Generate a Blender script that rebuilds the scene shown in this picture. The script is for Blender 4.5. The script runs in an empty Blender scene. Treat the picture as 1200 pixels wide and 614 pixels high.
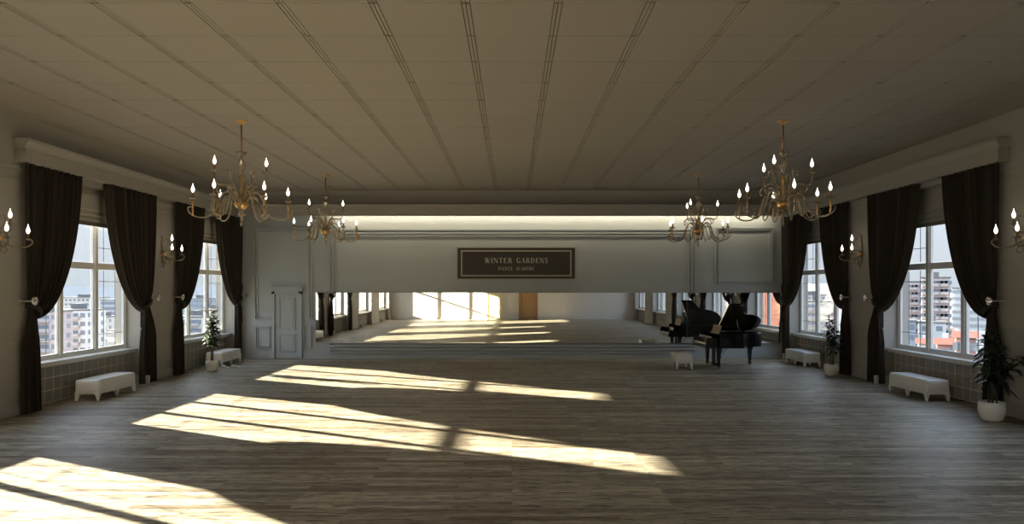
import bpy, bmesh, math, random
from mathutils import Vector, Matrix
random.seed(7)
C = bpy.context.scene.collection
PI = math.pi
F, HY, EYE = 842.0, 338.0, 2.3          # focal length and horizon in pixels of the 1200 px frame, eye height
ZC = 5.49                                # ceiling height
WX = 9.0                                 # half width between the piers
YB = 23.6                                # wall with the mirror
YF = -6.4                                # wall behind the viewer

# ------------------------------------------------------------------ materials
def newmat(name):
    m = bpy.data.materials.new(name); m.use_nodes = True
    nt = m.node_tree; nt.nodes.clear()
    out = nt.nodes.new('ShaderNodeOutputMaterial')
    return m, nt, out
def N(nt, t, **kw):
    n = nt.nodes.new(t)
    for k, v in kw.items():
        if k in n.inputs.keys(): n.inputs[k].default_value = v
        else: setattr(n, k, v)
    return n
def col(c): return (c[0], c[1], c[2], 1)
def plain(name, c, rough=.6, metal=0, bump=0, bscale=40, var=.06, vscale=3, spec=.5, coat=0):
    m, nt, out = newmat(name)
    b = N(nt, 'ShaderNodeBsdfPrincipled', Roughness=rough, Metallic=metal)
    b.inputs['Specular IOR Level'].default_value = spec
    b.inputs['Coat Weight'].default_value = coat
    tc = N(nt, 'ShaderNodeTexCoord')
    n = N(nt, 'ShaderNodeTexNoise', Scale=vscale, Detail=4.0)
    nt.links.new(tc.outputs['Object'], n.inputs['Vector'])
    r = N(nt, 'ShaderNodeMapRange')
    r.inputs['To Min'].default_value = 1-var; r.inputs['To Max'].default_value = 1+var
    nt.links.new(n.outputs['Fac'], r.inputs['Value'])
    mx = N(nt, 'ShaderNodeVectorMath', operation='SCALE')
    mx.inputs[0].default_value = c
    nt.links.new(r.outputs[0], mx.inputs['Scale'])
    nt.links.new(mx.outputs[0], b.inputs['Base Color'])
    if bump:
        n2 = N(nt, 'ShaderNodeTexNoise', Scale=bscale, Detail=5.0)
        nt.links.new(tc.outputs['Object'], n2.inputs['Vector'])
        bp = N(nt, 'ShaderNodeBump', Strength=bump, Distance=.01)
        nt.links.new(n2.outputs['Fac'], bp.inputs['Height'])
        nt.links.new(bp.outputs[0], b.inputs['Normal'])
    nt.links.new(b.outputs[0], out.inputs[0])
    return m
def emit(name, c, s):
    m, nt, out = newmat(name)
    e = N(nt, 'ShaderNodeEmission', Color=col(c), Strength=s)
    nt.links.new(e.outputs[0], out.inputs[0]); return m

M = {}
M['wall'] = plain('wall_paint', (.385, .365, .335), .7, bump=.05, bscale=60, var=.04, vscale=.7)
M['backwall'] = plain('panelled_wall_paint', (.42, .45, .47), .55, bump=.03, var=.03, vscale=.7)
M['rearwall'] = plain('white_wall_paint', (.74, .72, .68), .7, var=.03)
M['ceiling'] = plain('ceiling_paint', (.41, .375, .325), .8, var=.03, vscale=.5)
M['ceiling_gap'] = plain('ceiling_gap', (.12, .10, .085), .9)
M['trim'] = plain('trim_paint', (.39, .37, .34), .6, var=.03)
M['window'] = plain('window_paint', (.74, .74, .72), .4, var=.03)
M['muntin'] = plain('muntin_paint', (.16, .18, .20), .5)
M['grille'] = plain('cover_panel', (.40, .385, .35), .7, var=.05)
M['batten'] = plain('cover_batten', (.56, .54, .50), .6)
M['sill'] = plain('sill_paint', (.66, .67, .66), .35)
M['leather'] = plain('white_leather', (.83, .82, .80), .38, bump=.08, bscale=90, var=.03)
M['bench_leg'] = plain('white_lacquer', (.83, .82, .80), .35)
M['gold'] = plain('gold_metal', (.78, .47, .18), .28, 1.0, var=.15, vscale=20)
M['rodmetal'] = plain('copper_rod', (.42, .22, .12), .35, .9)
M['sleeve'] = plain('brass_sleeve', (.26, .17, .08), .35, .8)
M['black'] = plain('black_lacquer', (.010, .010, .011), .16, coat=.5, var=.1)
M['ivory'] = plain('ivory_key', (.82, .80, .74), .3)
M['plate'] = plain('piano_plate_gold', (.45, .28, .10), .35, .8)
M['desk'] = plain('desk_reflection_brown', (.16, .10, .085), .28)  # pinkish brown stands in for a reflection on the music desk
M['pot'] = plain('white_ceramic', (.88, .87, .85), .25, var=.02)
M['soil'] = plain('soil', (.05, .035, .025), .95, bump=.6)
M['bark'] = plain('bark', (.10, .075, .05), .9, bump=.4)
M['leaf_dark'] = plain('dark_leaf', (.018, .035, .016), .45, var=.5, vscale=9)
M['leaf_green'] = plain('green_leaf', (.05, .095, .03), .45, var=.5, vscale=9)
M['signboard'] = plain('sign_board', (.035, .028, .022), .5, var=.1)
M['signpale'] = plain('sign_pale', (.42, .38, .32), .5)
M['lettering'] = plain('pale_lettering', (.62, .57, .49), .5)
M['silver'] = plain('silver', (.70, .68, .64), .25, .9)
M['satin'] = plain('white_satin', (.78, .76, .73), .35)
M['door_cream'] = plain('cream_door_paint', (.80, .74, .50), .5)
M['curtain_rod'] = plain('pale_rod', (.55, .53, .48), .4)
M['flame'] = emit('candle_bulb', (1.0, .90, .74), 3.2)
M['cove'] = emit('cove_light', (1.0, .87, .62), 21)

def curtain_mat():
    m, nt, out = newmat('brown_curtain_cloth')
    b = N(nt, 'ShaderNodeBsdfPrincipled', Roughness=.85)
    b.inputs['Base Color'].default_value = (.036, .029, .022, 1)
    b.inputs['Sheen Weight'].default_value = .15
    b.inputs['Specular IOR Level'].default_value = .2
    tc = N(nt, 'ShaderNodeTexCoord'); mp = N(nt, 'ShaderNodeMapping'); mp.inputs['Scale'].default_value = (60, 60, 400)
    n = N(nt, 'ShaderNodeTexNoise', Scale=1.0, Detail=2.0)
    bp = N(nt, 'ShaderNodeBump', Strength=.15, Distance=.01)
    nt.links.new(tc.outputs['Object'], mp.inputs[0]); nt.links.new(mp.outputs[0], n.inputs['Vector'])
    nt.links.new(n.outputs['Fac'], bp.inputs['Height']); nt.links.new(bp.outputs[0], b.inputs['Normal'])
    nt.links.new(b.outputs[0], out.inputs[0]); return m
M['curtain'] = curtain_mat()

def blind_mat():
    m, nt, out = newmat('linen_blind')
    b = N(nt, 'ShaderNodeBsdfDiffuse', Color=(.38, .36, .33, 1))
    t = N(nt, 'ShaderNodeBsdfTranslucent', Color=(.36, .34, .30, 1))
    mx = N(nt, 'ShaderNodeMixShader', Fac=.14)
    nt.links.new(b.outputs[0], mx.inputs[1]); nt.links.new(t.outputs[0], mx.inputs[2])
    nt.links.new(mx.outputs[0], out.inputs[0]); return m
M['blind'] = blind_mat()
M['blind_hem'] = plain('blind_hem', (.14, .12, .10), .8)

def glass_mat():
    m, nt, out = newmat('window_glass')
    t = N(nt, 'ShaderNodeBsdfTransparent', Color=(.95, .97, .98, 1))
    g = N(nt, 'ShaderNodeBsdfGlossy', Roughness=.02)
    g.inputs['Color'].default_value = (1, 1, 1, 1)
    lw = N(nt, 'ShaderNodeLayerWeight', Blend=.5)
    pw = N(nt, 'ShaderNodeMath', operation='POWER'); pw.inputs[1].default_value = 5
    mr = N(nt, 'ShaderNodeMapRange'); mr.inputs['To Min'].default_value = .02; mr.inputs['To Max'].default_value = .7
    mx = N(nt, 'ShaderNodeMixShader')
    nt.links.new(lw.outputs['Facing'], pw.inputs[0]); nt.links.new(pw.outputs[0], mr.inputs['Value'])
    nt.links.new(mr.outputs[0], mx.inputs[0]); nt.links.new(t.outputs[0], mx.inputs[1]); nt.links.new(g.outputs[0], mx.inputs[2])
    nt.links.new(mx.outputs[0], out.inputs[0]); return m
M['glass'] = glass_mat()
def crystal_mat():
    m, nt, out = newmat('amber_crystal')
    b = N(nt, 'ShaderNodeBsdfPrincipled', Roughness=.12)
    b.inputs['Base Color'].default_value = (.66, .54, .38, 1)
    b.inputs['Transmission Weight'].default_value = .6
    b.inputs['IOR'].default_value = 1.5
    nt.links.new(b.outputs[0], out.inputs[0]); return m
M['crystal'] = crystal_mat()
def mirror_mat():
    m, nt, out = newmat('mirror_silver')
    g = N(nt, 'ShaderNodeBsdfGlossy', Roughness=0.0)
    g.inputs['Color'].default_value = (.93, .94, .93, 1)
    nt.links.new(g.outputs[0], out.inputs[0]); return m
M['mirror'] = mirror_mat()

def floor_mat():
    m, nt, out = newmat('weathered_oak_planks')
    L = nt.links.new
    tc = N(nt, 'ShaderNodeTexCoord')
    b = N(nt, 'ShaderNodeBsdfPrincipled', Roughness=.42)
    b.inputs['Specular IOR Level'].default_value = .4
    br = N(nt, 'ShaderNodeTexBrick')
    br.inputs['Scale'].default_value = 1.0
    br.inputs['Brick Width'].default_value = 1.7
    br.inputs['Row Height'].default_value = .125
    br.inputs['Mortar Size'].default_value = .0022
    br.inputs['Mortar Smooth'].default_value = .2
    br.inputs['Bias'].default_value = 0
    br.inputs['Color1'].default_value = (0, 0, 0, 1); br.inputs['Color2'].default_value = (1, 1, 1, 1)
    br.inputs['Mortar'].default_value = (.5, .5, .5, 1)
    br.offset = .37; br.offset_frequency = 3
    L(tc.outputs['Object'], br.inputs['Vector'])
    ramp = N(nt, 'ShaderNodeValToRGB')
    e = ramp.color_ramp.elements
    e[0].position = 0; e[0].color = (0.225, 0.177, 0.120, 1)
    e[1].position = 1; e[1].color = (0.585, 0.532, 0.427, 1)
    for p, c in ((.25, (0.352, 0.300, 0.232, 1)), (.5, (0.413, 0.367, 0.285, 1)), (.75, (0.473, 0.435, 0.352, 1))):
        q = ramp.color_ramp.elements.new(p); q.color = c
    L(br.outputs['Color'], ramp.inputs['Fac'])
    # grain along the boards
    mp = N(nt, 'ShaderNodeMapping'); mp.inputs['Scale'].default_value = (2.6, 24, 1)
    L(tc.outputs['Object'], mp.inputs[0])
    add = N(nt, 'ShaderNodeVectorMath', operation='ADD')
    sc = N(nt, 'ShaderNodeVectorMath', operation='SCALE'); sc.inputs['Scale'].default_value = 17.0
    L(br.outputs['Color'], sc.inputs[0]); L(mp.outputs[0], add.inputs[0]); L(sc.outputs[0], add.inputs[1])
    n1 = N(nt, 'ShaderNodeTexNoise', Scale=1.0, Detail=6.0, Roughness=.65); L(add.outputs[0], n1.inputs['Vector'])
    r1 = N(nt, 'ShaderNodeMapRange'); r1.inputs['From Min'].default_value = .3; r1.inputs['From Max'].default_value = .7
    r1.inputs['To Min'].default_value = .42; r1.inputs['To Max'].default_value = 1.45
    L(n1.outputs['Fac'], r1.inputs['Value'])
    mul = N(nt, 'ShaderNodeVectorMath', operation='SCALE'); L(ramp.outputs[0], mul.inputs[0]); L(r1.outputs[0], mul.inputs['Scale'])
    # knots and dark streaks
    mp2 = N(nt, 'ShaderNodeMapping'); mp2.inputs['Scale'].default_value = (1.5, 14, 1)
    L(tc.outputs['Object'], mp2.inputs[0])
    n2 = N(nt, 'ShaderNodeTexNoise', Scale=1.6, Detail=3.0, Roughness=.55); L(mp2.outputs[0], n2.inputs['Vector'])
    r2 = N(nt, 'ShaderNodeMapRange'); r2.inputs['From Min'].default_value = .57; r2.inputs['From Max'].default_value = .62
    r2.inputs['To Min'].default_value = 1; r2.inputs['To Max'].default_value = .30
    L(n2.outputs['Fac'], r2.inputs['Value'])
    mul2 = N(nt, 'ShaderNodeVectorMath', operation='SCALE'); L(mul.outputs[0], mul2.inputs[0]); L(r2.outputs[0], mul2.inputs['Scale'])
    mp3 = N(nt, 'ShaderNodeMapping'); mp3.inputs['Scale'].default_value = (4.5, 34, 1)
    L(add.outputs[0], mp3.inputs[0]); mp3.inputs['Scale'].default_value = (2.2, 2.0, 1)
    n4 = N(nt, 'ShaderNodeTexNoise', Scale=1.0, Detail=3.0); L(mp3.outputs[0], n4.inputs['Vector'])
    r5 = N(nt, 'ShaderNodeMapRange'); r5.inputs['From Min'].default_value = .60; r5.inputs['From Max'].default_value = .65
    r5.inputs['To Min'].default_value = 1; r5.inputs['To Max'].default_value = .30
    L(n4.outputs['Fac'], r5.inputs['Value'])
    mulk = N(nt, 'ShaderNodeVectorMath', operation='SCALE'); L(mul2.outputs[0], mulk.inputs[0]); L(r5.outputs[0], mulk.inputs['Scale'])
    mul2 = mulk
    # joints
    r3 = N(nt, 'ShaderNodeMapRange'); r3.inputs['To Min'].default_value = 1; r3.inputs['To Max'].default_value = .35
    L(br.outputs['Fac'], r3.inputs['Value'])
    mul3 = N(nt, 'ShaderNodeVectorMath', operation='SCALE'); L(mul2.outputs[0], mul3.inputs[0]); L(r3.outputs[0], mul3.inputs['Scale'])
    L(mul3.outputs[0], b.inputs['Base Color'])
    r4 = N(nt, 'ShaderNodeMapRange'); r4.inputs['To Min'].default_value = .36; r4.inputs['To Max'].default_value = .62
    L(n1.outputs['Fac'], r4.inputs['Value']); L(r4.outputs[0], b.inputs['Roughness'])
    bp = N(nt, 'ShaderNodeBump', Strength=.25, Distance=.004)
    sub = N(nt, 'ShaderNodeMath', operation='SUBTRACT'); L(n1.outputs['Fac'], sub.inputs[0]); L(br.outputs['Fac'], sub.inputs[1])
    L(sub.outputs[0], bp.inputs['Height']); L(bp.outputs[0], b.inputs['Normal'])
    L(b.outputs[0], out.inputs[0]); return m
M['floor'] = floor_mat()
def wood_door():
    m, nt, out = newmat('oak_door_wood'); L = nt.links.new
    tc = N(nt, 'ShaderNodeTexCoord'); mp = N(nt, 'ShaderNodeMapping'); mp.inputs['Scale'].default_value = (22, 22, 1.2)
    n = N(nt, 'ShaderNodeTexNoise', Scale=1.0, Detail=5.0)
    r = N(nt, 'ShaderNodeValToRGB'); r.color_ramp.elements[0].color = (.34, .19, .09, 1); r.color_ramp.elements[1].color = (.55, .34, .17, 1)
    b = N(nt, 'ShaderNodeBsdfPrincipled', Roughness=.5)
    L(tc.outputs['Object'], mp.inputs[0]); L(mp.outputs[0], n.inputs['Vector']); L(n.outputs['Fac'], r.inputs[0]); L(r.outputs[0], b.inputs['Base Color'])
    L(b.outputs[0], out.inputs[0]); return m
M['oak'] = wood_door()

# ------------------------------------------------------------------ mesh builder
class MB:
    def __init__(s): s.v = []; s.f = []; s.sm = []
    def add(s, vs, fs, smooth=False):
        o = len(s.v); s.v += [tuple(p) for p in vs]
        s.f += [tuple(i+o for i in f) for f in fs]; s.sm += [smooth]*len(fs); return s
    def box(s, x0, x1, y0, y1, z0, z1):
        vs = [(x, y, z) for z in (z0, z1) for y in (y0, y1) for x in (x0, x1)]
        return s.add(vs, [(0, 2, 3, 1), (4, 5, 7, 6), (0, 1, 5, 4), (2, 6, 7, 3), (0, 4, 6, 2), (1, 3, 7, 5)])
    def lathe(s, prof, c=(0, 0, 0), n=20, axis='z'):
        vs = []; fs = []
        for r, h in prof:
            for k in range(n):
                a = 2*PI*k/n; u, w = r*math.cos(a), r*math.sin(a)
                p = (u, w, h) if axis == 'z' else ((h, u, w) if axis == 'x' else (u, h, w))
                vs.append((c[0]+p[0], c[1]+p[1], c[2]+p[2]))
        m = len(prof)
        for i in range(m-1):
            for k in range(n):
                k2 = (k+1) % n
                fs.append((i*n+k, i*n+k2, (i+1)*n+k2, (i+1)*n+k))
        fs.append(tuple(range(n))[::-1]); fs.append(tuple((m-1)*n+k for k in range(n)))
        return s.add(vs, fs, True)
    def tube(s, pts, r, n=8):
        pts = [Vector(p) for p in pts]
        rs = r if isinstance(r, (list, tuple)) else [r]*len(pts)
        vs = []; fs = []; up = None
        for i, p in enumerate(pts):
            d = (pts[min(i+1, len(pts)-1)]-pts[max(i-1, 0)]).normalized()
            if up is None:
                up = d.orthogonal().normalized()
            up = (up - d*up.dot(d)).normalized(); w = d.cross(up)
            for k in range(n):
                a = 2*PI*k/n; vs.append(p+up*(rs[i]*math.cos(a))+w*(rs[i]*math.sin(a)))
        for i in range(len(pts)-1):
            for k in range(n):
                k2 = (k+1) % n; fs.append((i*n+k, i*n+k2, (i+1)*n+k2, (i+1)*n+k))
        fs.append(tuple(range(n))[::-1]); fs.append(tuple((len(pts)-1)*n+k for k in range(n)))
        return s.add(vs, fs, True)
    def prism(s, poly, z0, z1):               # polygon in xy pushed up in z
        n = len(poly)
        vs = [(x, y, z0) for x, y in poly]+[(x, y, z1) for x, y in poly]
        fs = [tuple(range(n))[::-1], tuple(range(n, 2*n))]+[(i, (i+1) % n, n+(i+1) % n, n+i) for i in range(n)]
        return s.add(vs, fs)
    def rbox(s, lx, ly, z0, z1, r, n=(10, 24, 6), dips=()):
        cx, cy, cz = lx/2-r, ly/2-r, (z1-z0)/2-r; zc = (z0+z1)/2
        def P(x, y, z):
            v = Vector((x*lx/2, y*ly/2, z*(z1-z0)/2))
            c = Vector((max(-cx, min(cx, v.x)), max(-cy, min(cy, v.y)), max(-cz, min(cz, v.z))))
            d = v-c
            if d.length > 1e-9: d = d.normalized()*r
            p = c+d
            if z > .999:
                for (dx, dy, a, w) in dips:
                    q = ((p.x-dx)**2+(p.y-dy)**2)/(w*w); p.z -= a*math.exp(-q)
            return (p.x, p.y, p.z+zc)
        def face(n1, n2, fn):
            vs = [fn(-1+2*i/n1, -1+2*j/n2) for j in range(n2+1) for i in range(n1+1)]
            fs = [(j*(n1+1)+i, j*(n1+1)+i+1, (j+1)*(n1+1)+i+1, (j+1)*(n1+1)+i) for j in range(n2) for i in range(n1)]
            s.add(vs, fs, True)
        a, b, c = n
        face(a, b, lambda u, v: P(u, v, 1)); face(a, b, lambda u, v: P(u, v, -1))
        face(a, c, lambda u, v: P(u, 1, v)); face(a, c, lambda u, v: P(u, -1, v))
        face(b, c, lambda u, v: P(1, u, v)); face(b, c, lambda u, v: P(-1, u, v))
        return s
    def xf(s, fn): s.v = [tuple(fn(*p)) for p in s.v]; return s
    def build(s, name, mat, parent=None, loc=None, weld=True):
        me = bpy.data.meshes.new(name); me.from_pydata(s.v, [], s.f)
        me.polygons.foreach_set('use_smooth', s.sm)
        bm = bmesh.new(); bm.from_mesh(me)
        if weld: bmesh.ops.remove_doubles(bm, verts=bm.verts, dist=1e-5)
        bmesh.ops.recalc_face_normals(bm, faces=bm.faces); bm.to_mesh(me); bm.free()
        me.materials.append(M[mat] if isinstance(mat, str) else mat)
        o = bpy.data.objects.new(name, me); C.objects.link(o)
        if parent: o.parent = parent
        if loc: o.location = loc
        return o
def root(name, loc=(0, 0, 0), rz=0):
    o = bpy.data.objects.new(name, None); o.empty_display_size = .1
    o.location = loc; o.rotation_euler = (0, 0, rz); C.objects.link(o); return o
def tag(o, label, cat, group=None, kind=None):
    o['label'] = label; o['category'] = cat
    if group: o['group'] = group
    if kind: o['kind'] = kind
    return o
def struct(o, label=None):
    o['kind'] = 'structure'
    if label: o['label'] = label
    return o
KIDS = {}
def copy_tree(o, parent=None):
    c = o.copy(); C.objects.link(c)
    if parent: c.parent = parent
    for ch in [x for x in o.children]: copy_tree(ch, c)
    return c
def bez(p0, p1, p2, p3, n):
    out = []
    for i in range(n+1):
        t = i/n; a = (1-t)**3; b = 3*t*(1-t)**2; c = 3*t*t*(1-t); d = t**3
        out.append(tuple(a*p0[k]+b*p1[k]+c*p2[k]+d*p3[k] for k in range(len(p0))))
    return out
def mx(b, s):                                # put a shape drawn for the right wall on side s
    return b.xf(lambda x, y, z: (x*s, y, z))
def smoothpath(pts, n=6):                    # Catmull-Rom through points
    out = []
    P = [pts[0]]+list(pts)+[pts[-1]]
    for i in range(1, len(P)-2):
        for j in range(n):
            t = j/n
            out.append(tuple(.5*((2*P[i][k])+(-P[i-1][k]+P[i+1][k])*t+(2*P[i-1][k]-5*P[i][k]+4*P[i+1][k]-P[i+2][k])*t*t+(-P[i-1][k]+3*P[i][k]-3*P[i+1][k]+P[i+2][k])*t**3) for k in range(len(pts[0]))))
    out.append(tuple(pts[-1])); return out

# ------------------------------------------------------------------ room shell
struct(MB().box(-9.6, 9.6, YF-.3, YB+.3, -.25, 0).build('floor', 'floor'))
# ceiling: boards hung under a dark slab, with three grooves between every two boards
cb = MB(); P = 1.036; x_lines = [.518+P*i for i in range(-9, 9)]
rows = [8.04+P*i for i in range(-14, 16)]
gw = .010; s1 = .047
edges = [-WX-.02]+x_lines+[WX+.02]
ys = [YF-.02]+[r for r in rows if YF < r < YB-.25]+[YB-.13]
for j in range(len(ys)-1):
    y0 = ys[j]+.006; y1 = ys[j+1]-.006
    for i in range(len(edges)-1):
        x0 = edges[i]+(s1+gw/2 if i > 0 else 0); x1 = edges[i+1]-(s1+gw/2 if i < len(edges)-2 else 0)
        cb.box(x0, x1, y0, y1, ZC, ZC+.02)
    for xl in x_lines:
        cb.box(xl-s1+gw/2, xl-gw/2, y0+.02, y1-.02, ZC+.002, ZC+.02)
        cb.box(xl+gw/2, xl+s1-gw/2, y0+.02, y1-.02, ZC+.002, ZC+.02)
ceil = struct(cb.build('ceiling', 'ceiling'))
struct(MB().box(-9.6, 9.6, YF-.3, YB+.3, ZC+.02, ZC+.3).build('ceiling_slab', 'ceiling_gap', ceil))

# windows: centre in y, whether it has curtains
WIN = [(15.5, 1), (21.4, 1), (9.6, 1), (2.9, 0), (-3.6, 0)]
HW = 1.9; Z0, Z1 = .86, 4.5; XR = 9.27; XO = 9.6
def rails(b, y0, y1, far=False):
    # chair rail, lower frame, upper frame and base on a pier
    w = y1-y0; m = min(.12, w*.12)
    b.box(WX-.025, WX, y0, y1, 1.30, 1.35)
    def frame(z0, z1):
        for (a, c, d, e) in ((y0+m, y1-m, z0, z0+.03), (y0+m, y1-m, z1-.03, z1), (y0+m, y0+m+.03, z0, z1), (y1-m-.03, y1-m, z0, z1)):
            b.box(WX-.02, WX, a, c, d, e)
    frame(.42, 1.12); frame(1.55, 4.30)
    b.box(WX-.03, WX, y0, y1, 4.46, 4.52)
def side_wall(s, name):
    b = MB(); t = MB()
    cs = sorted(c for c, _ in WIN); cur = YF
    for c in cs:
        b.box(WX, XO, cur, c-HW, -.02, ZC+.02)
        rails(t, cur if cur > YF else YF, c-HW)
        b.box(XR, XO, c-HW, c+HW, -.02, Z0-.05)
        b.box(WX, XO, c-HW, c+HW, Z1, ZC+.02)
        cur = c+HW
    b.box(WX, XO, cur, YB+.3, -.02, ZC+.02)
    w = struct(mx(b, s).build(name, 'wall', weld=False))
    mx(t, s).build('wall_moulding', 'trim', w)
    q = MB(); cur = YF
    for c in cs+[None]:
        e = (c-HW) if c is not None else YB
        q.box(WX-.035, WX, cur, e, 0, .20); q.box(WX-.022, WX, cur, e, .20, .23)
        cur = (c+HW) if c is not None else 0
    struct(mx(q, s).build('baseboard_'+name.split('_')[1], 'trim'))
    # slim cove where the wall meets the ceiling
    k = MB(); k.box(WX-.07, WX, YF, YB-.1, ZC-.06, ZC); k.box(WX-.035, WX, YF, YB-.1, ZC-.12, ZC-.06)
    return w
side_wall(-1, 'wall_left'); side_wall(1, 'wall_right')
wf = struct(MB().box(-9.6, 9.6, YF-.3, YF, -.02, ZC+.02).build('wall_front', 'rearwall'))
struct(MB().box(-WX, -1.95, YF, YF+.03, 0, .18).box(-.55, .45, YF, YF+.03, 0, .18).box(1.95, WX, YF, YF+.03, 0, .18).build('baseboard_front', 'rearwall'))

# back wall with its moulded frames
wb = struct(MB().box(-9.6, 9.6, YB, YB+.3, -.02, ZC+.02).build('wall_back', 'backwall'))
def bx(px): return (px-600)/F*YB
def bz(py): return EYE+(HY-py)/F*YB
def frame2(b, x0, x1, z0, z1, w=.05, d=.035, y=YB, groove=False):
    if groove:
        frame2(b, x0, x1, z0, z1, .024, d, y); frame2(b, x0+.052, x1-.052, z0+.052, z1-.052, .022, d*.8, y); return
    b.box(x0, x1, y-d, y, z1-w, z1); b.box(x0, x1, y-d, y, z0, z0+w)
    b.box(x0, x0+w, y-d, y, z0+w, z1-w); b.box(x1-w, x1, y-d, y, z0+w, z1-w)
mo = MB()
frame2(mo, bx(386), bx(815), bz(413), bz(268.5), .045, .06)
frame2(mo, bx(389.8), bx(811.2), bz(409.3), bz(272.2), .045, .05)
frame2(mo, bx(394), bx(807), bz(405.3), bz(275.8), .03, .045)
for za, zb_ in ((.195, .245), (.29, .355), (.40, .455)):
    mo.box(bx(387), bx(814), YB-.13, YB, za, zb_)
frame2(mo, bx(838), bx(905.5), bz(333.5), bz(267), .05, .07, groove=True)
frame2(mo, bx(841.5), bx(902), bz(330), bz(270.5), .03, .025)
# left wing: tall frame broken by the door, small frames beside it
def broken(x0, x1, z0, z1, w, d):
    mo.box(x0, x1, YB-d, YB, z1-w, z1)
    mo.box(x0, x0+w, YB-d, YB, z0, z1-w); mo.box(x1-w, x1, YB-d, YB, z0, z1-w)
    mo.box(x0, bx(319), YB-d, YB, z0, z0+w); mo.box(bx(355.5), x1, YB-d, YB, z0, z0+w)
broken(bx(299), bx(366), bz(374.5), bz(267), .03, .07)
broken(bx(302), bx(363), bz(372), bz(270.5), .025, .055)
frame2(mo, bx(300), bx(318), bz(408), bz(382), .04, .06, groove=True)
frame2(mo, bx(356), bx(365), bz(408), bz(382), .025, .06)
mo.build('wall_moulding', 'backwall', wb)
bb = MB()
for a, c in ((-WX, bx(319.5)), (bx(355), WX)):
    bb.box(a, c, YB-.04, YB, 0, .13); bb.box(a, c, YB-.025, YB, .13, .165)
struct(bb.build('baseboard_back', 'backwall'))
# bulkhead with the hidden strip of light
tr = root('trim_1'); struct(tr)
u = MB().box(-WX, WX, YB-.14, YB, 5.06, ZC+.01).box(-WX, WX, YB-.20, YB-.14, 5.38, ZC).box(-WX, WX, YB-.17, YB-.14, 5.30, 5.38)
u.build('upper_cornice', 'trim', tr)
u = MB().box(-WX, WX, YB-.46, YB-.34, 4.64, 5.02).box(-WX, WX, YB-.49, YB-.46, 4.97, 5.05).box(-WX, WX, YB-.475, YB-.46, 4.80, 4.83).box(-WX, WX, YB-.485, YB-.46, 4.64, 4.67).box(-WX, WX, YB-.49, YB-.13, 5.02, 5.06)
u.build('light_pelmet', 'trim', tr)
cl = MB().box(-5.9, 8.4, YB-.335, YB-.30, 4.78, 4.81).build('cove_light_strip', 'cove', tr)

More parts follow.
